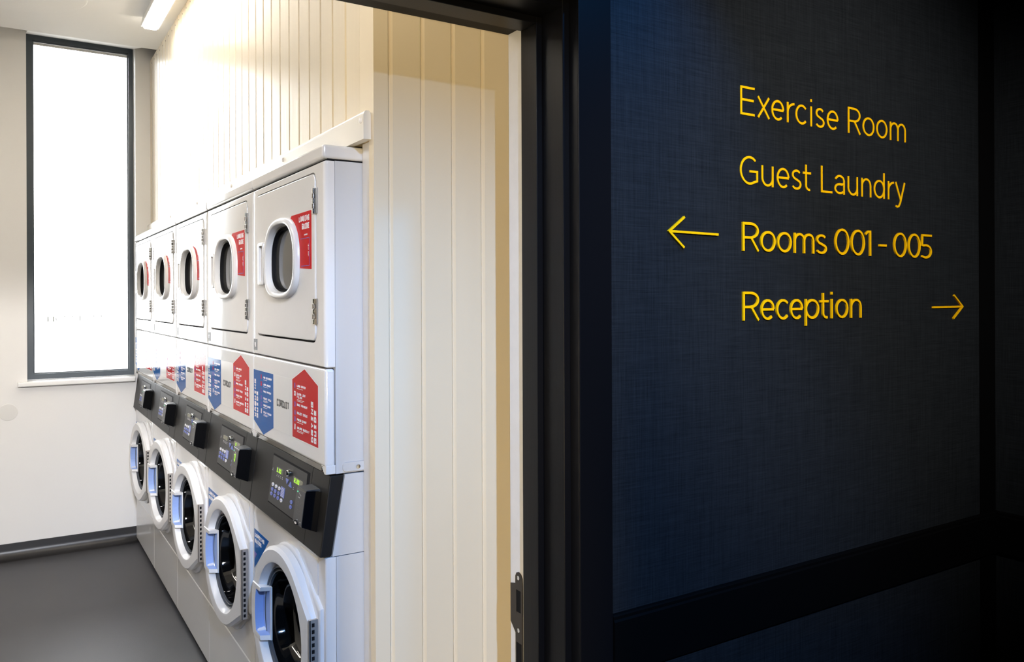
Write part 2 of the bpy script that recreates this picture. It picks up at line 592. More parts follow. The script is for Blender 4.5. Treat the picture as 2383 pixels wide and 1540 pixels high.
# remains of the lettering on the glass, only partly readable against the light
mb = MB()
gy = fy0 + .0335
wx = lambda px: .227 + (px - 240) / (1960 - 240) * (.577 - .227)
wz = lambda py: EYE - .0915 - (py - 410) / 135.0 * .0315
for a, b, c, d, w in ((250, 415, 250, 545, .006), (392, 415, 392, 545, .006), (660, 430, 690, 412, .004), (865, 405, 890, 435, .004),
                      (820, 525, 850, 525, .005), (1085, 405, 1085, 535, .004), (1040, 410, 1130, 410, .002), (1222, 420, 1222, 530, .002),
                      (1285, 418, 1310, 408, .003), (1275, 510, 1310, 522, .004), (1435, 400, 1462, 432, .005), (1478, 518, 1502, 518, .003),
                      (1630, 412, 1668, 424, .005), (1835, 405, 1855, 405, .003), (1895, 405, 1920, 405, .003), (912, 450, 925, 520, .0015),
                      (1515, 430, 1525, 410, .002)):
    stroke(mb, [(wx(a), wz(b)), (wx(c), wz(d))], w, lambda u, v: (u, gy, v), lambda u, v: (u, gy - .0006, v), 'vinyl')
stroke(mb, [(wx(472), wz(455)), (wx(456), wz(472)), (wx(462), wz(500)), (wx(484), wz(525))], .004,
       lambda u, v: (u, gy, v), lambda u, v: (u, gy - .0006, v), 'vinyl')
wpart('window_lettering', mb, smooth=0)
mb = MB()
mb.box(.070, .683, YF - .045, YF - .001, .976, 1.003, 'sill')
mb.box(WX0 + .002, WX1 - .005, YF - .002, fy0 - .0005, .985, 1.0035, 'sill')
o = mb.build('window_sill', win, bevel=.006, seg=3)
o.location = (-.4, -YF - .05, -1.01)
o['label'] = 'white projecting window sill'

# ceiling fittings of the laundry
t = thing('batten_light', 'long white lit LED batten on the laundry ceiling beside the boards', 'light', (.655, 3.72, ZC))
mb = MB()
mb.prism([(-.032, 0), (.032, 0), (.0425, -.046), (.0425, -.058), (.0395, -.058), (.0395, -.050), (-.0395, -.050), (-.0395, -.058), (-.0425, -.058), (-.0425, -.046)],
         lambda a, b: (a, -.853, b), lambda a, b: (a, .853, b), 'lampw')
mb.build('lamp_body', t)
mb = MB()
sec = [(-.039, -.0505), (.039, -.0505), (.039, -.058), (.030, -.068), (-.030, -.068), (-.039, -.058)]
sec2 = [(a * .80, b * .96) for a, b in sec]
mb.loops([[(a, -.850, b) for a, b in sec2], [(a, -.832, b) for a, b in sec], [(a, .832, b) for a, b in sec],
          [(a, .850, b) for a, b in sec2]], 'diff', cap0=True, cap1=True)
mb.build('diffuser', t)
t2 = copy_tree(t)
t2.location = (-.75, 2.55, ZC)
tag(t2, 'second lit LED batten on the laundry ceiling, near the doorway', 'light')
t3 = copy_tree(t)  # extra unseen batten, added to give the far wall more light
t3.location = (-.95, 3.35, ZC)
tag(t3, 'third lit LED batten, added out of view to light the far wall', 'light')
mb = MB()
mb.loops([[(r * math.cos(q * PI / 24), r * math.sin(q * PI / 24), z) for q in range(48)]
          for r, z in ((.32, 0), (.32, -.010), (.312, -.015), (.02, -.016))], 'ceil', cap1=True)
o = mb.build('ceiling_disc', loc=(.04, 4.47, ZC))
tag(o, 'large shallow round white disc on the laundry ceiling near the window', 'ceiling light')
mb = MB()
mb.loops([[(r * math.cos(q * PI / 16), y, r * math.sin(q * PI / 16)) for q in range(32)]
          for r, y in ((.048, 0), (.0478, -.0012), (.045, -.0022), (.01, -.0025))], 'cover', cap1=True)
o = mb.build('blanking_plate', loc=(.024, YF, EYE - .632))
tag(o, 'faint round white blanking plate low on the far wall left of the sill', 'wall plate')

# ------------------------------------------------------------------ setting: doorway and corridor
Z_H = EYE + .645      # lining head
XL = -.95             # left lining (out of the picture)
door = bpy.data.objects.new('door_1', None)
C.objects.link(door)
door.location = (XJ, 1.55, 0)
struct(door, 'black lined doorway between corridor and laundry room', 'door frame')


def dpart(name, mb, label=None, **k):
    o = mb.build(name, door, **k)
    o.location = (-XJ, -1.55, 0)
    if label:
        o['label'] = label
    return o


def frame_run(mb, steps, back, mat):
    """steps: (inset from lining plane, y0, y1); builds right jamb, head, left jamb of one member"""
    for ins, y0, y1, thick in steps:
        mb.box(XJ - ins, XJ - ins + thick, y0, y1, 0, Z_H - ins + thick, mat)
        mb.box(XL + ins - thick, XL + ins, y0, y1, 0, Z_H - ins + thick, mat)
        mb.box(XL + ins, XJ - ins, y0, y1, Z_H - ins, Z_H - ins + thick, mat)


mb = MB()
frame_run(mb, [(0.0005, 1.444, 1.606, .04), (-.0165, 1.412, 1.444, .0235)], 0, 'black')
dpart('door_lining', mb, bevel=.0012, seg=1)
mb = MB()
frame_run(mb, [(.017, 1.523, 1.588, .0165)], 0, 'black')
dpart('door_stop', mb, bevel=.002, seg=2)
mb = MB()
mb.box(XJ, XJ + .04, 1.606, 1.671, 0, Z_H + .04, 'jamb')
mb.box(XL - .04, XL, 1.606, 1.671, 0, Z_H + .04, 'jamb')
dpart('door_rebate', mb, 'white painted rebate', bevel=.002, seg=2)
mb = MB()
mb.box(XL, XJ, 1.606, 1.671, Z_H, Z_H + .04, 'blackm')
dpart('head_rebate', mb, bevel=.002, seg=2)
mb = MB()
ax0, ax1, az = XJ + .0170, 1.1545, Z_H + .017
mb.box(ax0, ax1, 1.409, 1.436, 0, az + .0905, 'black')
mb.box(XL - .1075, XL - .017, 1.409, 1.436, 0, az + .0905, 'black')
mb.box(XL - .017, ax0, 1.409, 1.436, az, az + .0905, 'black')
dpart('architrave', mb, bevel=.002, seg=2)
# strike plate on the white rebate
mb = MB()
zt = EYE - .655


def yz_poly(mb, pts, x0, x1, mat):
    mb.prism(pts, lambda a, b: (x0, a, b), lambda a, b: (x1, a, b), mat)


y0, y1 = 1.614, 1.645
tongue = [(y1, zt - .012), (1.640, zt - .003), (1.632, zt), (1.622, zt - .003), (y0 + .001, zt - .012), (y0, zt - .03)]
yz_poly(mb, [(y1, zt - .044), (y1, zt - .012)] + tongue[1:] + [(y0, zt - .044)], XJ, XJ - .0022, 'strike')
yz_poly(mb, [(1.6405, zt - .044), (y0, zt - .044), (y0, zt - .097), (1.6405, zt - .097)][:4], XJ, XJ - .0012, 'gap')
mb.box(XJ - .0024, XJ, 1.641, y1, zt - .102, zt - .044, 'strike')
mb.box(XJ - .0024, XJ, y0, 1.621, zt - .102, zt - .044, 'strike')
mb.box(XJ - .0022, XJ, y0, y1, zt - .170, zt - .097, 'strike')
mb.box(XJ - .0022, XJ, y0, 1.618, zt - .26, zt - .170, 'strike')
mb.box(XJ - .0022, XJ, 1.641, y1, zt - .26, zt - .170, 'strike')
mb.box(XJ - .0012, XJ, 1.618, 1.641, zt - .26, zt - .170, 'gap')
mb.box(XJ - .0022, XJ, y0, y1, zt - .29, zt - .26, 'strike')
yz_poly(mb, [(y1, zt - .03), (1.668, zt - .036), (1.668, zt - .128), (y1, zt - .150)], XJ + .0005, XJ - .0016, 'strike')
sp = dpart('strike_plate', mb, 'dark steel strike plate', smooth=0)
for dz in (.014, .140):
    mb = MB()
    mb.loops([[(x, 1.631 + r * math.cos(q * PI / 8), zt - dz + r * math.sin(q * PI / 8)) for q in range(16)]
              for r, x in ((.0055, XJ - .002), (.0052, XJ - .0032), (.002, XJ - .0026))], 'chrome', cap1=True)
    mb.build('screw', sp)

# wall that carries the sign: body, woven covering
mb = MB()
mb.box(XJ + .04, 1.5, 1.44, 1.668, 0, ZC + .12, 'wall')
mb.box(1.5, RX + .1, 1.44, 1.668, 0, ZC + .12, 'corrw')
mb.box(-1.8, XL - .04, 1.44, 1.668, 0, ZC + .12, 'wall')
mb.box(XL - .04, XJ + .04, 1.44, 1.668, Z_H + .041, ZC + .12, 'wall')
mb.box(ax1, 2.708, D, 1.441, 0, 2.6, 'fabric')
mb.box(-1.8, XL - .1075, D, 1.441, 0, 2.6, 'fabric')
mb.box(XL - .1075, ax1, D, 1.441, az + .0905, 2.6, 'fabric')
struct(mb.build('wall_sign', smooth=0), 'navy woven wallcovering on the corridor wall carrying the yellow sign', 'wall')
slab('trim_3', 'black upright timber stile in the corridor corner', 'blackm', 2.708, RX, D - .004, 1.441, 0, 2.6, cat='trim')
slab('wall_corridor_right', 'navy woven corridor wall turning the corner at right', 'fabric', RX, RX + .1, -2.6, 1.44, 0, 2.6)
slab('wall_corridor_left', 'dark left wall of the corridor', 'corrw', -1.8, -1.7, -2.6, 1.44, 0, 2.6)
slab('wall_corridor_back', 'dark wall at the back of the corridor', 'corrw', -1.8, RX + .1, -2.7, -2.6, 0, 2.6)
slab('ceiling_corridor', 'ceiling of the corridor', 'corrc', -1.8, RX + .1, -2.7, 1.44, 2.6, 2.7, cat='ceiling')
# dado rail round the corner
zr = EYE - .7105
mb = MB()
prof = [(0, 0), (.010, 0), (.0125, -.003), (.0125, -.010), (.0165, -.014), (.0165, -.132), (.013, -.1365), (0, -.1365)]
mb.prism(prof, lambda a, b: (ax1 + .0005, D - a, zr + b), lambda a, b: (RX - a, D - a, zr + b), 'blackm')
mb.prism(prof, lambda a, b: (RX - a, D - a, zr + b), lambda a, b: (RX - a, -2.59, zr + b), 'blackm')
struct(mb.build('trim_4', smooth=20), 'black timber dado rail below the sign running round the corridor corner', 'trim')


# ------------------------------------------------------------------ raised yellow lettering
XH = .735


def letter_strokes(ch, w, h, s):
    """strokes in metres inside a w x h(cap) box for stroke width s"""
    hx, hy = s / 2, s / 2

    def E_(cx, cy, rx, ry, a0, a1, n=22):     # ellipse given in outer box fractions of w and absolute heights
        return ell(cx * w, cy, rx * w - hx, ry - hy, a0, a1, n)
    x0, x1, xm = hx, w - hx, w / 2
    T, B = h - hy, hy
    xh = XH * h
    c = xh / 2
    if ch == 'E':
        return [[(w, T), (x0, T), (x0, B), (w, B)], [(x0, h * .53), (w * .93, h * .53)]]
    if ch == 'x':
        return [[(hx * 1.1, 0), (w - hx * 1.1, xh)], [(hx * 1.1, xh), (w - hx * 1.1, 0)]]
    if ch == 'e':
        e = E_(.5, c, .5, c, 3, 312, 30)
        return [[(x0 + hx * .4, c + hy * .2), (x1, c + hy * .2)], e]
    if ch == 'r':
        return [[(x0, 0), (x0, xh)], [(x0, xh * .52)] + ell(w * 1.02, xh * .50, w * 1.02 - hx, xh * .5 - hy, 172, 92, 10)]
    if ch == 'c':
        return [E_(.52, c, .52, c, 42, 318, 26)]
    if ch == 'i':
        return [[(xm, 0), (xm, xh)], [(xm, h * .90), (xm, h * 1.0)]]
    if ch == 's':
        ru, rl = xh * .25 + hy * .25, xh * .25 + hy * .25
        cu, cl = xh - ru, rl
        up = ell(xm, cu, w * .44 - hx, ru - hy, 28, 235, 14)
        lo = ell(xm, cl, w * .5 - hx, rl - hy, 55, -152, 14)
        return [up + lo]
    if ch == 'R':
        rb = (T - h * .47) / 2
        bowl = [(x0, T), (w * .45, T)] + ell(w * .45, T - rb, x1 - w * .45 - .03 * w, rb, 88, -88, 16) + [(w * .45, T - 2 * rb), (x0, T - 2 * rb)]
        return [[(x0, 0), (x0, h)], bowl, [(w * .50, T - 2 * rb), (w - hx * 1.1, 0)]]
    if ch == 'o':
        e = E_(.5, c, .5, c, 0, 360, 36)
        e[-1] = e[0]
        return [e]
    if ch == '0':
        e = E_(.5, h / 2, .5, h / 2, 0, 360, 40)
        e[-1] = e[0]
        return [e]
    if ch == 'm':
        k = xh * .60
        q = (xm - x0) / 2
        return [[(x0, 0), (x0, xh)], ell(x0 + q, k, q, xh - hy - k, 180, 0, 14) + [(xm, 0)],
                ell(xm + q, k, q, xh - hy - k, 180, 0, 14) + [(x1, 0)]]
    if ch == 'n':
        k = xh * .56
        return [[(x0, 0), (x0, xh)], ell(xm, k, xm - x0, xh - hy - k, 180, 0, 16) + [(x1, 0)]]
    if ch == 'u':
        k = xh * .42
        return [[(x0, xh)] + ell(xm, k, xm - x0, k - hy, 180, 360, 16), [(x1, xh), (x1, 0)]]
    if ch == 'G':
        e = ell(w * .53, h / 2, w * .53 - hx, h / 2 - hy, 48, 300, 26)
        return [e + [(x1, h * .15), (x1, h * .47), (w * .53, h * .47)]]
    if ch == 't':
        xs = w * .38
        return [[(xs, h * .96), (xs, h * .20)] + ell(xs + w * .36, h * .20, w * .36, h * .20 - hy, 190, 290, 10), [(0, xh - hy * 2), (w, xh - hy * 2)]]
    if ch == 'L':
        return [[(x0, h), (x0, B), (w, B)]]
    if ch == 'a':
        k = xh * .66
        return [ell(w * .5, k, x1 - w * .5, xh - hy - k, 160, 0, 14) + [(x1, 0)],
                ell(w * .5, xh * .29, x1 - w * .5, xh * .29 - hy, 58, 322, 22), [(w * .5, xh * .58 - hy), (x1, xh * .53)]]
    if ch == 'd':
        e = E_(.5, c, .5, c, 0, 360, 32)
        e[-1] = e[0]
        return [e, [(x1, 0), (x1, h * 1.02)]]
    if ch == 'p':
        e = E_(.5, c, .5, c, 0, 360, 32)
        e[-1] = e[0]
        return [e, [(x0, -h * .25), (x0, xh)]]
    if ch == 'y':
        return [[(hx, xh), (w * .54, h * .02)], [(w - hx, xh), (w * .50, -h * .10), (w * .36, -h * .235), (w * .2, -h * .26), (w * .06, -h * .235)]]
    if ch == '1':
        return [[(w * .04, h * .84), (w * .5, h * .955), (x1 - hx, T), (x1, T), (x1, 0)]]
    if ch == '-':
        return [[(0, h * .44), (w, h * .44)]]
    if ch == '5':
        e = ell(w * .40, h * .29, x1 - w * .40, h * .30 - hy, 112, -128, 20)
        return [[(w, T), (w * .14, T), (w * .10, h * .55)] + e]
    return []


def letter(ch, xa, xb, z, h, s, depth, parent, base):
    mb = MB()
    w = xb - xa
    ox, oy, oz = base
    for i, st in enumerate(letter_strokes(ch, w, h, s)):
        e = i * .00006                 # later strokes sit a hair behind so overlapping faces never fight
        stroke(mb, st, s, lambda u, v: (xa + u - ox, D - .0001 - oy, z + v - oz), lambda u, v: (xa + u - ox, D - depth + e - oy, z + v - oz), 'yellow')
    mb.build('letter', parent, smooth=40)


L1 = [(1.5827, 1.6353), (1.645, 1.6935), (1.6994, 1.7488), (1.7606, 1.7908), (1.7952, 1.8433), (1.856, 1.8635), (1.8771, 1.9161), (1.9269, 1.9771), (2.0204, 2.0791), (2.0879, 2.1429), (2.1528, 2.206), (2.2193, 2.2992)]
L2 = [(1.5801, 1.6467), (1.6603, 1.7063), (1.7192, 1.7688), (1.7774, 1.8175), (1.8248, 1.8575), (1.9007, 1.9491), (1.9589, 2.0043), (2.018, 2.0646), (2.0808, 2.1271), (2.1395, 2.1919), (2.2082, 2.2375), (2.2438, 2.2955)]
L3 = [(1.5863, 1.6479), (1.6533, 1.7105), (1.7177, 1.7742), (1.7843, 1.8673), (1.8743, 1.9209), (1.9569, 2.0205), (2.0288, 2.0919), (2.0938, 2.1215), (2.1605, 2.1964), (2.2329, 2.2974), (2.3061, 2.3696), (2.3732, 2.4304)]
L4 = [(1.5863, 1.6479), (1.6533, 1.7053), (1.7128, 1.7634), (1.7675, 1.8195), (1.8288, 1.8868), (1.8903, 1.9274), (1.9354, 1.9482), (1.9598, 2.014), (2.0254, 2.0755)]
for txt, spans, z, s, dep, lab in (
        ('ExerciseRoom', L1, EYE + .4665, .0060, .002, 'raised yellow lettering Exercise Room, top line of the navy wall sign'),
        ('GuestLaundry', L2, EYE + .290, .0060, .002, 'raised yellow lettering Guest Laundry, second line of the navy wall sign'),
        ('Rooms001-005', L3, EYE + .1205, .0064, .0048, 'thicker raised yellow lettering Rooms 001 - 005, third line of the navy wall sign'),
        ('Reception', L4, EYE - .0565, .0064, .0048, 'thicker raised yellow lettering Reception, bottom line of the navy wall sign')):
    base = (spans[0][0], D, z)
    t = thing('sign_lettering', lab, 'sign lettering', base, 'yellow lines of lettering on the navy wall')
    for ch, (xa, xb) in zip(txt, spans):
        letter(ch, xa, xb, z, .0735, s, dep, t, base)


def arrow(tail, tip, up, dn, lab):
    mb = MB()
    ox, oz = tip
    for i, pts in enumerate(([tail, tip], [up, tip, dn])):
        stroke(mb, [(a - ox, b - oz) for a, b in pts], .0056, lambda u, v: (u, -.0001, v), lambda u, v, e=i * .00006: (u, -.0055 + e, v), 'yellow')
    o = mb.build('sign_arrow', smooth=0, loc=(ox, D, EYE + oz))
    tag(o, lab, 'sign arrow')


arrow((1.499, .158), (1.335, .160), (1.385, .196), (1.383, .122), 'raised yellow arrow pointing left, beside the Rooms 001 - 005 line')
arrow((2.435, -.030), (2.603, -.029), (2.553, .007), (2.549, -.067), 'raised yellow arrow pointing right, beside the word Reception')


# ------------------------------------------------------------------ stacked washer dryer
def ray_poly(c, a, poly):
    """distance from c along angle a to the polygon outline"""
    best = 0
    dx, dy = math.cos(a), math.sin(a)
    n = len(poly)
    for i in range(n):
        (x1, y1), (x2, y2) = poly[i], poly[(i + 1) % n]
        ex, ey = x2 - x1, y2 - y1
        den = dx * ey - dy * ex
        if abs(den) < 1e-12:
            continue
        t = ((x1 - c[0]) * ey - (y1 - c[1]) * ex) / den
        u = ((x1 - c[0]) * dy - (y1 - c[1]) * dx) / den
        if t > 0 and -1e-6 <= u <= 1 + 1e-6:
            best = max(best, t)
    return best


def rrect(y0, y1, z0, z1, r, n=6):
    out = []
    for cx, cz, a in ((y1 - r, z1 - r, 0), (y0 + r, z1 - r, 90), (y0 + r, z0 + r, 180), (y1 - r, z0 + r, 270)):
        out += ell(cx, cz, r, r, a, a + 90, n)
    return out


def resample(c, poly, angs):
    return [(c[0] + ray_poly(c, a, poly) * math.cos(a), c[1] + ray_poly(c, a, poly) * math.sin(a)) for a in angs]


def hull(pts):
    pts = sorted(set((round(a, 6), round(b, 6)) for a, b in pts))

    def half(ps):
        h = []
        for q in ps:
            while len(h) > 1 and (h[-1][0] - h[-2][0]) * (q[1] - h[-2][1]) - (h[-1][1] - h[-2][1]) * (q[0] - h[-2][0]) <= 0:
                h.pop()
            h.append(q)
        return h
    a, b = half(pts), half(pts[::-1])
    return a[:-1] + b[:-1]


def ang_set(c, *polys, n=72):
    s = [2 * PI * i / n for i in range(n)]
    for po in polys:
        s += [math.atan2(b - c[1], a - c[0]) % (2 * PI) for a, b in po]
    s = sorted(s)
    out = [s[0]]
    for q in s[1:]:
        if q - out[-1] > 1e-3:
            out.append(q)
    return out


def X(x):
    return lambda a, b: (x, a, b)


def flat(mb, pts, x, h, mat):
    mb.prism(pts, X(x), X(x - h), mat)


def make_machine():
    t = thing('stacked_washer_dryer', 'stack', 'washer dryer', (A, YN, 0))
    W_ = PITCH
    # cabinet behind the front panels
    mb = MB()
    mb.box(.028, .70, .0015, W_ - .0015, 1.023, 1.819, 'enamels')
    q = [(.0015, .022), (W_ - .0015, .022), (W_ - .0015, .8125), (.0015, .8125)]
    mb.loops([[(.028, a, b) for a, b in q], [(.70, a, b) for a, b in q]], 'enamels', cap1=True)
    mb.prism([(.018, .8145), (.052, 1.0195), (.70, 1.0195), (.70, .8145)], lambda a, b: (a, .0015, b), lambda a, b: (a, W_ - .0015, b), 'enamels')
    mb.build('cabinet', t, smooth=0)
    for y in (.06, W_ - .06):
        mb = MB()
        mb.loops([[(.07 + r * math.cos(q * PI / 8), y + r * math.sin(q * PI / 8), z) for q in range(16)]
                  for r, z in ((.022, 0), (.022, .008), (.010, .012), (.010, .024))], 'gap', cap0=True, cap1=True)
        mb.build('foot', t)
    # lid
    mb = MB()
    mb.box(-.004, .70, .001, W_ - .001, 1.8235, 1.859, 'enamel')
    o = mb.build('lid', t, bevel=.008, seg=4)
    # shadow line beneath the lid, put in as a recessed black strip
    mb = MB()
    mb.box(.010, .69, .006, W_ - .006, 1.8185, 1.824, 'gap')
    mb.build('lid_shadow_strip', t, smooth=0)
    # dryer front frame with a hole for the door
    c = (.351, 1.577)
    dr = rrect(.066, .636, 1.359, 1.794, .024)
    hole = rrect(.062, .640, 1.3535, 1.798, .027)
    outer = rrect(.001, W_ - .001, 1.2935, 1.8185, .003, 2)
    angs = ang_set(c, outer, hole)
    Lo, Lh = resample(c, outer, angs), resample(c, hole, angs)
    sh = lambda lp, d: [(min(max(a, .001 + d), W_ - .001 - d), min(max(b, 1.2935 + d * .35), 1.8185 - d * .35)) for a, b in lp]
    mb = MB()
    mb.loops([[(.027, a, b) for a, b in Lo], [(.012, a, b) for a, b in Lo], [(.0055, a, b) for a, b in sh(Lo, .0015)], [(.0015, a, b) for a, b in sh(Lo, .0055)],
              [(0, a, b) for a, b in sh(Lo, .012)],
              [(0, a, b) for a, b in Lh], [(.02, a, b) for a, b in Lh]], 'enamel')
    fr = mb.build('dryer_front', t, smooth=50)
    # number plate
    # (digits are set per machine below)
    # dryer door
    mb = MB()
    g = 0.003
    d2 = rrect(.066 + g, .636 - g, 1.359 + g, 1.794 - g, .022)
    angd = ang_set(c, dr)
    Ld, Ld2 = resample(c, dr, angd), resample(c, d2, angd)
    ringp = [(.351 + .160 * math.copysign(abs(math.cos(q)) ** (2 / 2.6), math.cos(q)),
              1.580 + (.122 if math.sin(q) > 0 else .112) * math.copysign(abs(math.sin(q)) ** (2 / (2.25 if math.sin(q) > 0 else 3.4)), math.sin(q)))
             for q in [2 * PI * i / 64 for i in range(64)]]
    angd = ang_set((.345, 1.580), dr)
    Ld, Ld2 = resample((.351, 1.580), dr, angd), resample((.351, 1.580), d2, angd)
    holed = resample((.351, 1.580), [((q[0] - .351) * .82 + .351, (q[1] - 1.580) * .82 + 1.580) for q in ringp], angd)
    mb.loops([[(.018, a, b) for a, b in Ld], [(-.001, a, b) for a, b in Ld], [(-.0035, a, b) for a, b in Ld2], [(-.0035, a, b) for a, b in holed], [(.018, a, b) for a, b in holed]], 'enamel')
    dd = mb.build('dryer_door', t, smooth=50)
    mb = MB()
    mb.box(.019, .024, .056, .646, 1.348, 1.803, 'gap')
    mb.build('dryer_door_seal', t, smooth=0)
    # window ring, lens and handle on the dryer door
    rc = (.351, 1.580)

    def sc_ring(k, dx=0):
        return [((q[0] - rc[0]) * k + rc[0], (q[1] - rc[1]) * k + rc[1]) for q in ringp]
    mb = MB()
    mb.loops([[(-.003, a, b) for a, b in sc_ring(1.0)], [(-.011, a, b) for a, b in sc_ring(.992)], [(-.0155, a, b) for a, b in sc_ring(.965)],
              [(-.0175, a, b) for a, b in sc_ring(.925)], [(-.0165, a, b) for a, b in sc_ring(.875)], [(-.013, a, b) for a, b in sc_ring(.845)],
              [(.008, a, b) for a, b in sc_ring(.80)]], 'ring')
    mb.build('window_ring', dd, smooth=50)
    mb = MB()
    mb.loops([[(.008, a, b) for a, b in sc_ring(.805)], [(.001, a, b) for a, b in sc_ring(.795)], [(.001, a, b) for a, b in sc_ring(.77)],
              [(.007, a, b) for a, b in sc_ring(.765)], [(.007, a, b) for a, b in sc_ring(.745)], [(.012, a, b) for a, b in sc_ring(.74)]], 'gap')
    mb.loops([[(.012, a, b) for a, b in sc_ring(.742)], [(.0112, a, b) for a, b in sc_ring(.62)], [(.0104, a, b) for a, b in sc_ring(.40)],
              [(.0100, a, b) for a, b in sc_ring(.12)]], 'dglass', cap1=True)
    mb.build('dryer_glass', dd, smooth=60)
    mb = MB()
    ho, hi = rrect(.530, .590, 1.512, 1.643, .008), rrect(.537, .574, 1.522, 1.633, .006)
    hs = [(.560 + (a - .560) * .93, 1.5775 + (b - 1.5775) * .97) for a, b in ho]
    mb.loops([[(-.003, a, b) for a, b in ho], [(-.010, a, b) for a, b in ho], [(-.012, a, b) for a, b in hs],
              [(-.012, a, b) for a, b in hi], [(-.0042, a, b) for a, b in hi]], 'ring', cap1=True)
    mb.build('dryer_handle', dd, smooth=50)
    # hinges
    for z0 in (1.403, 1.689):
        mb = MB()
        mb.box(-.0050, -.0008, .070, .085, z0, z0 + .066, 'steel')
        for k in range(5):
            mb.loops([[(-.006 + .0045 * math.cos(q * PI / 6), .0665 + .0045 * math.sin(q * PI / 6), zz) for q in range(12)]
                      for zz in (z0 + k * .0132, z0 + k * .0132 + .0118)], 'chrome' if k % 2 == 0 else 'steeld', cap0=True, cap1=True)
        mb.box(-.0035, -.0006, .052, .064, z0, z0 + .066, 'steel')
        mb.build('dryer_hinge', t, smooth=40)
    # red loading sticker, its left side cut along the ring
    mb = MB()
    arc = [(q[0] - .004, q[1]) for q in sc_ring(1.0)]
    arc = [q for q in arc if q[0] < .30 and 1.546 < q[1] < 1.697]
    arc.sort(key=lambda q: q[1])
    st = [(.091, 1.546), (.091, 1.701)] + [(.262, 1.700)] + arc[::-1]
    flat(mb, st[::-1], -.0034, .0006, 'red')
    F0, F1 = lambda u, v: (-.0036, -u, v), lambda u, v: (-.0044, -u, v)
    block_text(mb, 'LOADING', -.194, 1.676, .0098, .0155, .0030, .0034, F0, F1, 'white')
    block_text(mb, 'GUIDE', -.1684, 1.655, .0098, .0155, .0030, .0034, F0, F1, 'white')
    block_text(mb, 'WASHER', -.150, 1.6375, .0034, .0042, .0012, .0012, F0, F1, 'white')
    stroke(mb, [(-.180, 1.630), (-.108, 1.630)], .0016, F0, F1, 'violet')
    stroke(mb, [(-.108, 1.630), (-.108, 1.5565)], .0010, F0, F1, 'violet')
    stroke(mb, [(-.175, 1.5565), (-.108, 1.5565)], .0016, F0, F1, 'violet')
    V0, V1 = lambda u, v: (-.0036, v, u), lambda u, v: (-.0044, v, u)
    block_text(mb, 'LOAD LEVEL', 1.581, .1125, .0026, .0048, .0008, .0008, V0, V1, 'white')
    mb.build('loading_sticker', dd, smooth=0)

    # instruction panel below the dryer
    mb = MB()
    mb.box(0, .027, .001, W_ - .001, 1.0395, 1.2905, 'enamel')
    o = mb.build('instruction_panel', t, bevel=.009, seg=4)
    # end corners below it and the recessed metal lip
    for (ya, yb) in ((.001, .036), (W_ - .036, W_ - .001)):
        mb = MB()
        sgn = 1 if ya < .1 else -1
        e0, e1 = (ya, yb) if sgn > 0 else (yb, ya)
        mb.prism([(e0, 1.046), (e0, 1.0235), (e0 + sgn * .012, 1.0225), (e1, 1.040), (e1, 1.046)], X(.0015), X(.027), 'enamel')
        mb.build('panel_corner', t, bevel=.001, seg=1)
    mb = MB()
    lip = [(.0005, 1.0415), (.008, 1.0235), (.02, 1.0235), (.022, 1.036)]
    mb.prism(lip, lambda a, b: (a, .022, b), lambda a, b: (a, W_ - .022, b), 'lip')
    lp = mb.build('metal_lip', t, smooth=20)
    for y in (.034, W_ - .034):
        mb = MB()
        mb.loops([[(.002 + x, y + r * math.cos(q * PI / 6), 1.032 + r * math.sin(q * PI / 6)) for q in range(12)]
                  for r, x in ((.005, .006), (.005, -.0015), (.002, -.002))], 'steeld', cap1=True)
        mb.build('screw', lp)
    # sticker sheet
    mb = MB()
    flat(mb, [(.051, 1.083), (.684, 1.083), (.684, 1.2435), (.051, 1.2435)][:0] or [(.2725, 1.0825), (.4595, 1.0815), (.4595, 1.2430), (.2725, 1.2440)], -.0001, .0004, 'label')
    F0, F1 = lambda u, v: (-.0004, -u, v), lambda u, v: (-.0010, -u, v)
    block_text(mb, 'CIRCUIT', -.4225, 1.153, .0145, .021, .0028, .0046, F0, F1, 'ink')
    mb.build('sticker_centre', o, smooth=0)
    mb = MB()
    flat(mb, [(.4595, 1.243), (.682, 1.2425), (.682, 1.080), (.570, 1.046), (.4595, 1.0815)], -.0001, .0005, 'blue')
    F0, F1 = lambda u, v: (-.0005, -u, v), lambda u, v: (-.0011, -u, v)
    V0, V1 = lambda u, v: (-.0005, v, u), lambda u, v: (-.0011, v, u)
    block_text(mb, 'WASHING', 1.091, .6555, .0145, .0165, .0034, .0047, V0, V1, 'white')
    block_text(mb, 'GUIDE', 1.091, .6315, .0145, .0165, .0034, .0047, V0, V1, 'white')
    for k, (s_, sub, ic) in enumerate((('ADD DETERGENT', 1, 'red'), ('LOAD WASHER', 1, 'red'), ('MAKE PAYMENT', 0, 'violet'),
                                       ('SELECT CYCLE', 2, 'violet'), ('PRESS START', 1, 'violet'), ('CYCLE FINISH', 2, 'white'))):
        z = 1.2215 - k * .0215
        block_text(mb, s_, -.567, z, .0056, .0062, .0016, .0014, F0, F1, 'white')
        for j in range(sub):
            stroke(mb, [(-.567, z - .0040 - j * .0034), (-.527 + .012 * ((k + j) % 2), z - .0040 - j * .0034)], .0013, F0, F1, 'white')
        icon(mb, .592, z + .001, k, ic, F0, F1)
    mb.build('washing_sticker', o, smooth=0)
    mb = MB()
    redp = [(.0515, 1.0825), (.0515, 1.2440), (.162, 1.280), (.2725, 1.2440), (.2725, 1.0825)]
    flat(mb, redp, -.0001, .0005, 'red')
    stroke(mb, [(-a, b) for a, b in redp + redp[:1]], .0018, F0, lambda u, v: (-.00085, -u, v), 'white')
    block_text(mb, 'DRYING', 1.091, .092, .0150, .0165, .0034, .0047, V0, V1, 'white')
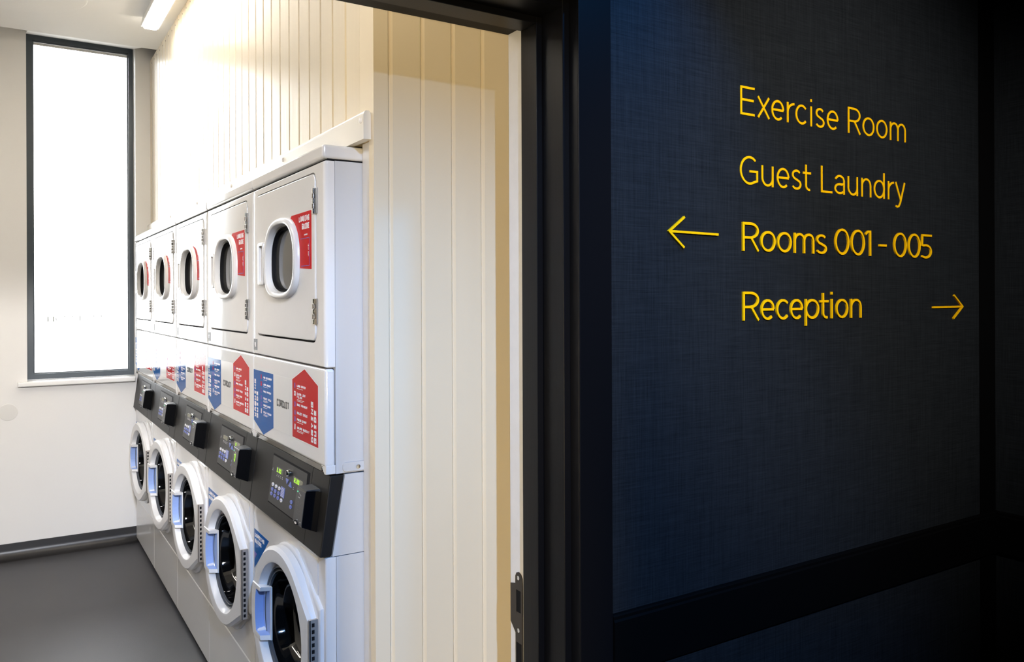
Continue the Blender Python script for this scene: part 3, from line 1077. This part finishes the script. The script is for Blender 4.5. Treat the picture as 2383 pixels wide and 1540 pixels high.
    block_text(mb, 'GUIDE', 1.091, .068, .0150, .0165, .0034, .0047, V0, V1, 'white')
    rows = (('LOAD DRYER', 1, 'violet'), ('CLEAN LINT', 0, 'white'), ('MAKE PAYMENT', 0, 'violet'), ('SELECT CYCLE', 0, 'violet'),
            ('PRESS START', 1, 'violet'), ('UNLOAD QUICKLY', 2, 'white'))
    zs = (1.2255, 1.2035, 1.1735, 1.151, 1.1325, 1.1105)
    for k, ((s_, sub, ic), z) in enumerate(zip(rows, zs)):
        block_text(mb, s_, -.228, z, .0058, .0066, .0017, .0015, F0, F1, 'white')
        zz = z
        if k == 1:
            block_text(mb, 'FILTER', -.228, z - .0085, .0058, .0066, .0017, .0015, F0, F1, 'white')
            zz, sub = z - .0085, 2
        for j in range(sub):
            stroke(mb, [(-.228, zz - .0040 - j * .0036), (-.178 + .012 * ((k + j) % 2), zz - .0040 - j * .0036)], .0013, F0, F1, 'white')
        icon(mb, .2475, z, k, ic, F0, F1)
    mb.build('drying_sticker', o, smooth=0)

    # slanted control panel
    SPx = lambda z: .013 - .028 * (1.022 - z) / .207
    S = lambda off: (lambda a, b: (SPx(b) - off, a, b))
    mb = MB()
    sec = [(SPx(.8155), .8155), (SPx(1.0195), 1.0195), (.050, 1.0195), (.016, .8155)]
    mb.prism(sec, lambda a, b: (a, .0008, b), lambda a, b: (a, W_ - .0008, b), 'panel')
    cp = mb.build('control_panel', t, bevel=.004, seg=2)
    mb = MB()
    for off, poly, mt in ((.0006, [(.150, .856), (.490, .856), (.490, 1.0005), (.150, 1.0005)], 'gap'),
                          (.0014, [(.160, .860), (.487, .860), (.487, .9955), (.166, .9955)], 'panelin')):
        mb.prism(poly, S(-.001), S(off), mt)
    sl = lambda p, w, mt='gap': stroke(mb, [(-a, b) for a, b in p], w, lambda u, v: S(-.0005)(-u, v), lambda u, v: S(.0003)(-u, v), mt)
    sl([(.132, .818), (.132, 1.018)], .0018)
    for yy, zz in ((.477, .956), (.430, .9465), (.412, .9465), (.394, .9465), (.376, .9465), (.268, .9385)):
        stroke(mb, [(-yy, zz + .003), (-yy, zz)], .0022, lambda u, v: S(.001)(-u, v), lambda u, v: S(.0018)(-u, v), 'white')
        stroke(mb, [(-yy - .004, zz - .003), (-yy + .004, zz - .003)], .0012, lambda u, v: S(.001)(-u, v), lambda u, v: S(.0018)(-u, v), 'label')
    mb.build('keypad_plate', cp, smooth=0)
    def off2(o0, o1):
        return (lambda u, v: S(o0)(-u, v)), (lambda u, v: S(o1)(-u, v))
    for yy, zz, mt, mk in ((.456, .9140, 'white', 'btnb'), (.423, .9140, 'white', 'btnb'), (.391, .9140, 'white', 'btnb'), (.361, .886, 'white', 'btnb'),
                           (.457, .9000, 'btnb', 'violet'), (.425, .9000, 'btnb', 'violet'), (.393, .9000, 'btnb', 'violet'), (.460, .886, 'btnb', 'violet'),
                           (.427, .886, 'btnb', 'violet'), (.393, .886, 'btnb', 'violet'), (.269, .9000, 'btnb', 'violet'), (.270, .886, 'btnb', 'violet')):
        mb = MB()
        mb.prism(ell(yy, zz, .0103, .0052, 0, 342, 19), S(.001), S(.003), mt)
        stroke(mb, [(-yy - .003, zz), (-yy + .003, zz)], .0022, *off2(.0025, .0033), mk)
        mb.build('button', cp, smooth=0)
    mb = MB()
    mb.prism([(.339, .8955), (.375, .8955), (.375, .9235), (.339, .9235)], S(.001), S(.0022), 'btnb')
    for j in range(6):
        stroke(mb, [(-.371, .9195 - j * .0042), (-.345, .9195 - j * .0042)], .0009, *off2(.002, .0026), 'white')
    mb.build('cycle_card', cp, smooth=0)
    for tri in ([(.342, .9525), (.314, .9525), (.327, .9385)], [(.312, .9365), (.283, .9365), (.297, .9505)]):
        mb = MB()
        mb.prism(tri, S(.001), S(.003), 'btnb')
        mb.build('arrow_button', cp, smooth=0)
    for ya, yb, za, zb in ((.376, .440, .9535, .9685), (.195, .276, .9535, .9695)):
        mb = MB()
        mb.prism([(ya, za), (yb, za), (yb, zb), (ya, zb)], S(.001), S(.002), 'disp')
        mb.build('display', cp, smooth=0)
    mb = MB()
    kx = SPx(.972)
    mb.loops([[(kx - x, .316 + r * math.cos(q * PI / 10), .972 + r * math.sin(q * PI / 10)) for q in range(20)]
              for r, x in ((.0098, .0), (.0098, .008), (.0085, .0105), (.0085, .0105), (.003, .0098))], 'chrome', cap1=True)
    mb.box(kx - .0115, kx - .009, .3145, .3175, .966, .978, 'gap')
    mb.build('key_lock', cp, smooth=40)

    # card reader
    mb = MB()
    side = [(0, .972), (.020, .9755), (.040, .977), (.0415, .976), (.042, .974), (.042, .888), (.041, .886), (0, .8695)]
    mb.prism(side, lambda a, b: (SPx(b) - a, .047, b), lambda a, b: (SPx(b) - a, .120, b), 'readers')
    cr = mb.build('card_reader', t, bevel=.0015, seg=2)
    mb = MB()
    mb.prism([(.049, .890), (.118, .890), (.118, .969), (.100, .969), (.097, .973), (.049, .973)], S(.041), S(.0428), 'reader')
    mb.box(SPx(.975) - .040, SPx(.975) - .004, .050, .117, .9745, .9785, 'reader')
    for yy, zz in ((.095, .9645), (.088, .9625), (.081, .9605)):
        stroke(mb, [(-yy, zz), (-yy + .003, zz)], .0018, lambda u, v: S(.0425)(-u, v), lambda u, v: S(.0434)(-u, v), 'label')
    stroke(mb, [(-.109, .9665), (-.104, .9665)], .0030, lambda u, v: S(.0425)(-u, v), lambda u, v: S(.0434)(-u, v), 'led')
    for yy, zz, l in ((.092, .954, .014), (.085, .899, .006), (.060, .897, .005)):
        stroke(mb, [(-yy - l / 2, zz), (-yy + l / 2, zz)], .0014, lambda u, v: S(.0425)(-u, v), lambda u, v: S(.0434)(-u, v), 'label')
    for i in range(4):
        for j in range(2):
            yy, zz = .097 - j * .022, .942 - i * .0095
            stroke(mb, [(-yy, zz), (-yy + .008, zz)], .0009, lambda u, v: S(.0425)(-u, v), lambda u, v: S(.0431)(-u, v), 'plate')
    mb.build('reader_face', cr, smooth=0)
    mb = MB()
    mb.prism(ell(.090, .8905, .014, .0055, 0, 345, 23), S(.040), S(.0445), 'gap')
    mb.prism(ell(.090, .8905, .009, .0030, 0, 345, 23), S(.044), S(.0450), 'chrome')
    mb.build('coin_slot', cr, smooth=0)

    # washer front and kick panel
    mb = MB()
    wc = (.268, .555)
    wo = [(W_ - .001, .8125), (.001, .8125), (.001, .2715), (W_ - .001, .2715)]
    wi = [(W_ - .007, .8095), (.007, .8095), (.007, .2745), (W_ - .007, .2745)]
    aw = ang_set(wc, wo, wi)
    Wo, Wi = resample(wc, wo, aw), resample(wc, wi, aw)
    Wc = [(wc[0] + .184 * math.cos(a), wc[1] + .184 * math.sin(a)) for a in aw]
    mb.loops([[(.027, a, b) for a, b in Wo], [(.006, a, b) for a, b in Wo], [(.0018, (a + c_ * 2) / 3, (b + d_ * 2) / 3) for (a, b), (c_, d_) in zip(Wo, Wi)],
              [(0, a, b) for a, b in Wi], [(0, a, b) for a, b in Wc], [(.03, a, b) for a, b in Wc]], 'enamel')
    wf = mb.build('washer_front', t, smooth=50)
    mb = MB()
    mb.box(.0005, .027, .001, W_ - .001, .020, .2695, 'kick')
    mb.build('kick_panel', t, bevel=.005, seg=3)
    # blue loading sticker left of the washer door
    mb = MB()
    bc = (.275, .55)
    arc = [q for q in ell(bc[0], bc[1], .232, .232, 80, 10, 24) if q[0] > .40]
    flat(mb, [(.683, .728), (.684, .600)] + [(.52, .605), (.50, .62)][:0] + arc[::-1][:0] + [(.60, .66), (.515, .727)], -.0001, .0005, 'blue')
    F0, F1 = lambda u, v: (-.0005, -u, v), lambda u, v: (-.0011, -u, v)
    block_text(mb, 'LOADING', -.673, .7045, .0125, .0125, .0032, .0040, F0, F1, 'white')
    block_text(mb, 'GUIDE', -.673, .686, .0125, .0125, .0032, .0040, F0, F1, 'white')
    mb.prism([(.683, .655), (.683, .625), (.652, .652)], X(-.0004), X(-.0009), 'violet')
    mb.build('loading_sticker', wf, smooth=0)
    mb = MB()
    pr = rrect(.058, .205, .700, .796, .008)
    pr2 = rrect(.0605, .2025, .7025, .7935, .007)
    mb.loops([[(.0001, a, b) for a, b in pr], [(-.0012, a, b) for a, b in pr], [(-.0022, a, b) for a, b in pr2]], 'enamel', cap1=True)
    mb.build('raised_plate', wf, smooth=20)
    # bezel behind the door
    bez = hull(ell(bc[0], bc[1], .231, .231, 0, 355, 71) + [(.018, .445), (.018, .68)])
    bez2 = hull(ell(bc[0], bc[1], .224, .224, 0, 355, 71) + [(.024, .45), (.024, .675)])
    ab = ang_set(bc, bez, bez2)
    B1, B2 = resample(bc, bez, ab), resample(bc, bez2, ab)
    mb = MB()
    mb.loops([[(.0005, a, b) for a, b in B1], [(-.008, a, b) for a, b in B1], [(-.013, a, b) for a, b in B2],
              [(-.013, bc[0] - .007 + .184 * math.cos(a), bc[1] + .005 + .184 * math.sin(a)) for a in ab], [(.005, bc[0] - .007 + .184 * math.cos(a), bc[1] + .005 + .184 * math.sin(a)) for a in ab]], 'plastic')
    bz = mb.build('door_bezel', t, smooth=40)
    mb = MB()
    mb.loops([[(x, .118 + r * math.cos(q * PI / 6), .706 + r * math.sin(q * PI / 6)) for q in range(12)]
              for r, x in ((.006, -.0125), (.0055, -.0155), (.002, -.0145))], 'chrome', cap1=True)
    mb.build('screw', bz)
    # hinge
    mb = MB()
    hz0, hz1 = .428, .655
    mb.box(-.036, -.0135, .026, .0335, hz0, hz1, 'hinge')
    n = 13
    for k in range(n):
        z0 = hz0 + .004 + k * (hz1 - hz0 - .008) / n
        mb.box(-.0285, -.0215, .0250, .0262, z0 + .003, z0 + .0125, 'gap')
    mb.box(-.0345, -.0315, .0251, .0262, hz0, hz1, 'steeld')
    mb.build('door_hinge', t, smooth=0)

    # washer door: own frame at the hinge, standing slightly ajar
    dc = (.235, .557)
    R_o, R_i = .221, .177
    o1 = hull(ell(dc[0], dc[1], R_o, R_o, 0, 355, 71) + [(.003, .432), (.003, .654)])
    o2 = hull(ell(dc[0], dc[1], R_o - .010, R_o - .010, 0, 355, 71) + [(.010, .440), (.010, .646)])
    ad = ang_set(dc, o1, o2)
    O1, O2 = resample(dc, o1, ad), resample(dc, o2, ad)
    circ = lambda r: [(dc[0] + r * math.cos(a), dc[1] + r * math.sin(a)) for a in ad]
    # the ring is cut away behind the handle pocket
    rim = lambda r: [(dc[0] + q * math.cos(a), dc[1] + q * math.sin(a)) for a in ad for q in [R_o - .026 if math.cos(a) > math.cos(math.radians(17.6)) else r]]
    mb = MB()
    mid = [((p_[0] + q_[0] * 3) / 4, (p_[1] + q_[1] * 3) / 4) for p_, q_ in zip(O1, O2)]
    mb.loops([[(.014, a, b) for a, b in circ(.156)], [(.014, a, b) for a, b in O2], [(.010, a, b) for a, b in O1], [(-.009, a, b) for a, b in O1],
              [(-.0145, a, b) for a, b in mid], [(-.017, a, b) for a, b in O2],
              [(-.017, a, b) for a, b in rim(R_i + .006)], [(-.0155, a, b) for a, b in rim(R_i)], [(-.010, a, b) for a, b in rim(R_i - .004)],
              [(.010, a, b) for a, b in rim(.1645)], [(.010, a, b) for a, b in circ(.1645)], [(.014, a, b) for a, b in circ(.156)]], 'plastic')
    wd = mb.build('washer_door', t, smooth=38, loc=(-.0165, .033, 0))
    wd.rotation_euler = (0, 0, .060)
    mb = MB()
    kr = .1645 / .1535
    prof = ((.1535, .010), (.1525, .004), (.148, .003), (.1465, .010), (.1435, .012), (.142, .006), (.139, .006), (.138, .016), (.136, .018), (.1355, .012))
    mb.loops([[(x, a, b) for a, b in circ(r * kr)] for r, x in prof], 'gasket')
    mb.loops([[(x, a, b) for a, b in circ(r * kr)] for r, x in ((.1355, .012), (.134, .030), (.1305, .033), (.129, .050), (.1245, .054), (.121, .068), (.108, .082),
                                                              (.08, .092), (.045, .097), (.015, .098))], 'bowl', cap1=True)
    mb.build('door_glass', wd, smooth=50)
    mb = MB()
    left = [(.437, z) for z in (.635, .478)]
    # left outer side follows the door's round edge
    arc = [(dc[0] + (R_o - .007) * math.cos(math.radians(a)), dc[1] + (R_o - .007) * math.sin(math.radians(a))) for a in range(-21, 23, 6)]
    ho = [(.350, .478)] + arc + [(.350, .632)]
    hc = (.392, .555)
    arc2 = [(dc[0] + (R_o - .040) * math.cos(math.radians(a)), dc[1] + (R_o - .040) * math.sin(math.radians(a))) for a in range(-20, 21, 5)]
    hi = [(.3565, .490)] + arc2 + [(.3565, .620)]
    ah = ang_set(hc, ho, hi, n=40)
    H1, H2 = resample(hc, ho, ah), resample(hc, hi, ah)
    H3 = [(hc[0] + (a - hc[0]) * .93, hc[1] + (b - hc[1]) * .95) for a, b in H2]
    fx = lambda x, a: x if a > .360 else .006           # the pocket is open towards the glass
    mb.loops([[(.010, a, b) for a, b in H1], [(fx(-.0165, a), a, b) for a, b in H1], [(fx(-.0195, a), hc[0] + (a - hc[0]) * .975, hc[1] + (b - hc[1]) * .985) for a, b in H1],
              [(fx(-.0195, a), a, b) for a, b in H2]], 'plastic')
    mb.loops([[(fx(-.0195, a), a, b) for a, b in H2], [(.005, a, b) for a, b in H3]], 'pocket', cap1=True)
    mb.build('door_handle', wd, smooth=38)
    return t


def icon(mb, y, z, k, mat, F0, F1):
    if k == 0:
        stroke(mb, [(-y, z - .004), (-y, z + .010)], .006, F0, F1, mat)
    elif k == 1:
        stroke(mb, [(-y - .005, z - .002), (-y + .005, z - .002), (-y + .005, z + .008), (-y - .005, z + .008), (-y - .005, z - .002)], .003, F0, F1, mat)
    elif k in (2, 4):
        e = ell(-y, z + .003, .0055, .0065, 0, 360, 16)
        e[-1] = e[0]
        stroke(mb, e, .0022, F0, F1, mat)
    elif k == 3:
        for d in (-.003, .004):
            stroke(mb, [(-y + d, z - .004), (-y + d, z + .009)], .0028, F0, F1, mat)
    else:
        stroke(mb, [(-y - .001, z - .004), (-y + .001, z + .011)], .0075, F0, F1, mat)


proto = make_machine()
labels = (
    'white stacked washer and dryer nearest the doorway, number plate 9 and lit green display',
    'second white washer dryer stack from the doorway, number plate 7',
    'middle white washer dryer stack of the five in the row',
    'fourth white washer dryer stack from the doorway, washed out by window light',
    'farthest white washer dryer stack, against the window wall')
SPx = lambda z: .013 - .028 * (1.022 - z) / .207
machines = [proto]
for k in range(1, 5):
    m = copy_tree(proto)
    m.location = (A, YN + k * PITCH, 0)
    machines.append(m)
# bracket low on the dryer's side
mb = MB()
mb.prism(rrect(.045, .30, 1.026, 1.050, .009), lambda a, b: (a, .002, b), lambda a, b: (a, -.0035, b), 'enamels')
br = mb.build('side_bracket', proto, bevel=.001, seg=1)
mb = MB()
mb.loops([[(.085 + r * math.cos(q * PI / 8), y, 1.037 + r * math.sin(q * PI / 8)) for q in range(16)]
          for r, y in ((.006, -.003), (.0055, -.006), (.0025, -.005))], 'chrome', cap1=True)
mb.build('screw', br)

for k, (m, lab, num) in enumerate(zip(machines, labels, '97531')):
    tag(m, lab, 'washer dryer', 'row of stacked washer dryers')
    mb = MB()
    flat(mb, [(.640, 1.306), (.678, 1.306), (.678, 1.3412), (.640, 1.3412)], .0005, .0016, 'plate')
    F0, F1 = lambda u, v: (-.0008, -u, v), lambda u, v: (-.0016, -u, v)
    block_text(mb, num, -.666, 1.3165, .014, .0145, 0, .0045, F0, F1, 'white')
    mb.build('number_plate', m, smooth=0)
    S0, S1 = (lambda u, v: (SPx(v) - .0016, -u, v)), (lambda u, v: (SPx(v) - .0026, -u, v))
    if k == 0:
        mb = MB()
        mb.prism([(.3765, .954), (.4395, .954), (.4395, .968), (.3765, .968)], lambda a, b: (SPx(b) - .0015, a, b), lambda a, b: (SPx(b) - .0022, a, b), 'dispd')
        block_text(mb, '3.30', -.436, .9550, .0105, .0120, .0030, .0030, S0, S1, 'digit')
        mb.build('display_digits', m, smooth=0)
        mb = MB()
        block_text(mb, '2.30', -.268, .9550, .0110, .0120, .0030, .0030, S0, S1, 'digit')
        mb.build('display_digits', m, smooth=0)
    elif k == 1:
        mb = MB()
        block_text(mb, '0', -.255, .9560, .0105, .0100, .0030, .0026, S0, S1, 'digit')
        mb.build('display_digits', m, smooth=0)
        mb = MB()
        R0, R1 = (lambda u, v: (SPx(v) - .0425, -u, v)), (lambda u, v: (SPx(v) - .0436, -u, v))
        e = [(-.092, .938), (-.080, .938), (-.080, .957), (-.092, .957), (-.092, .938)]
        stroke(mb, e, .0018, R0, R1, 'digit')
        stroke(mb, [(-.086, .938), (-.086, .932)], .004, R0, R1, 'digit')
        mb.build('reader_light', m, smooth=0)
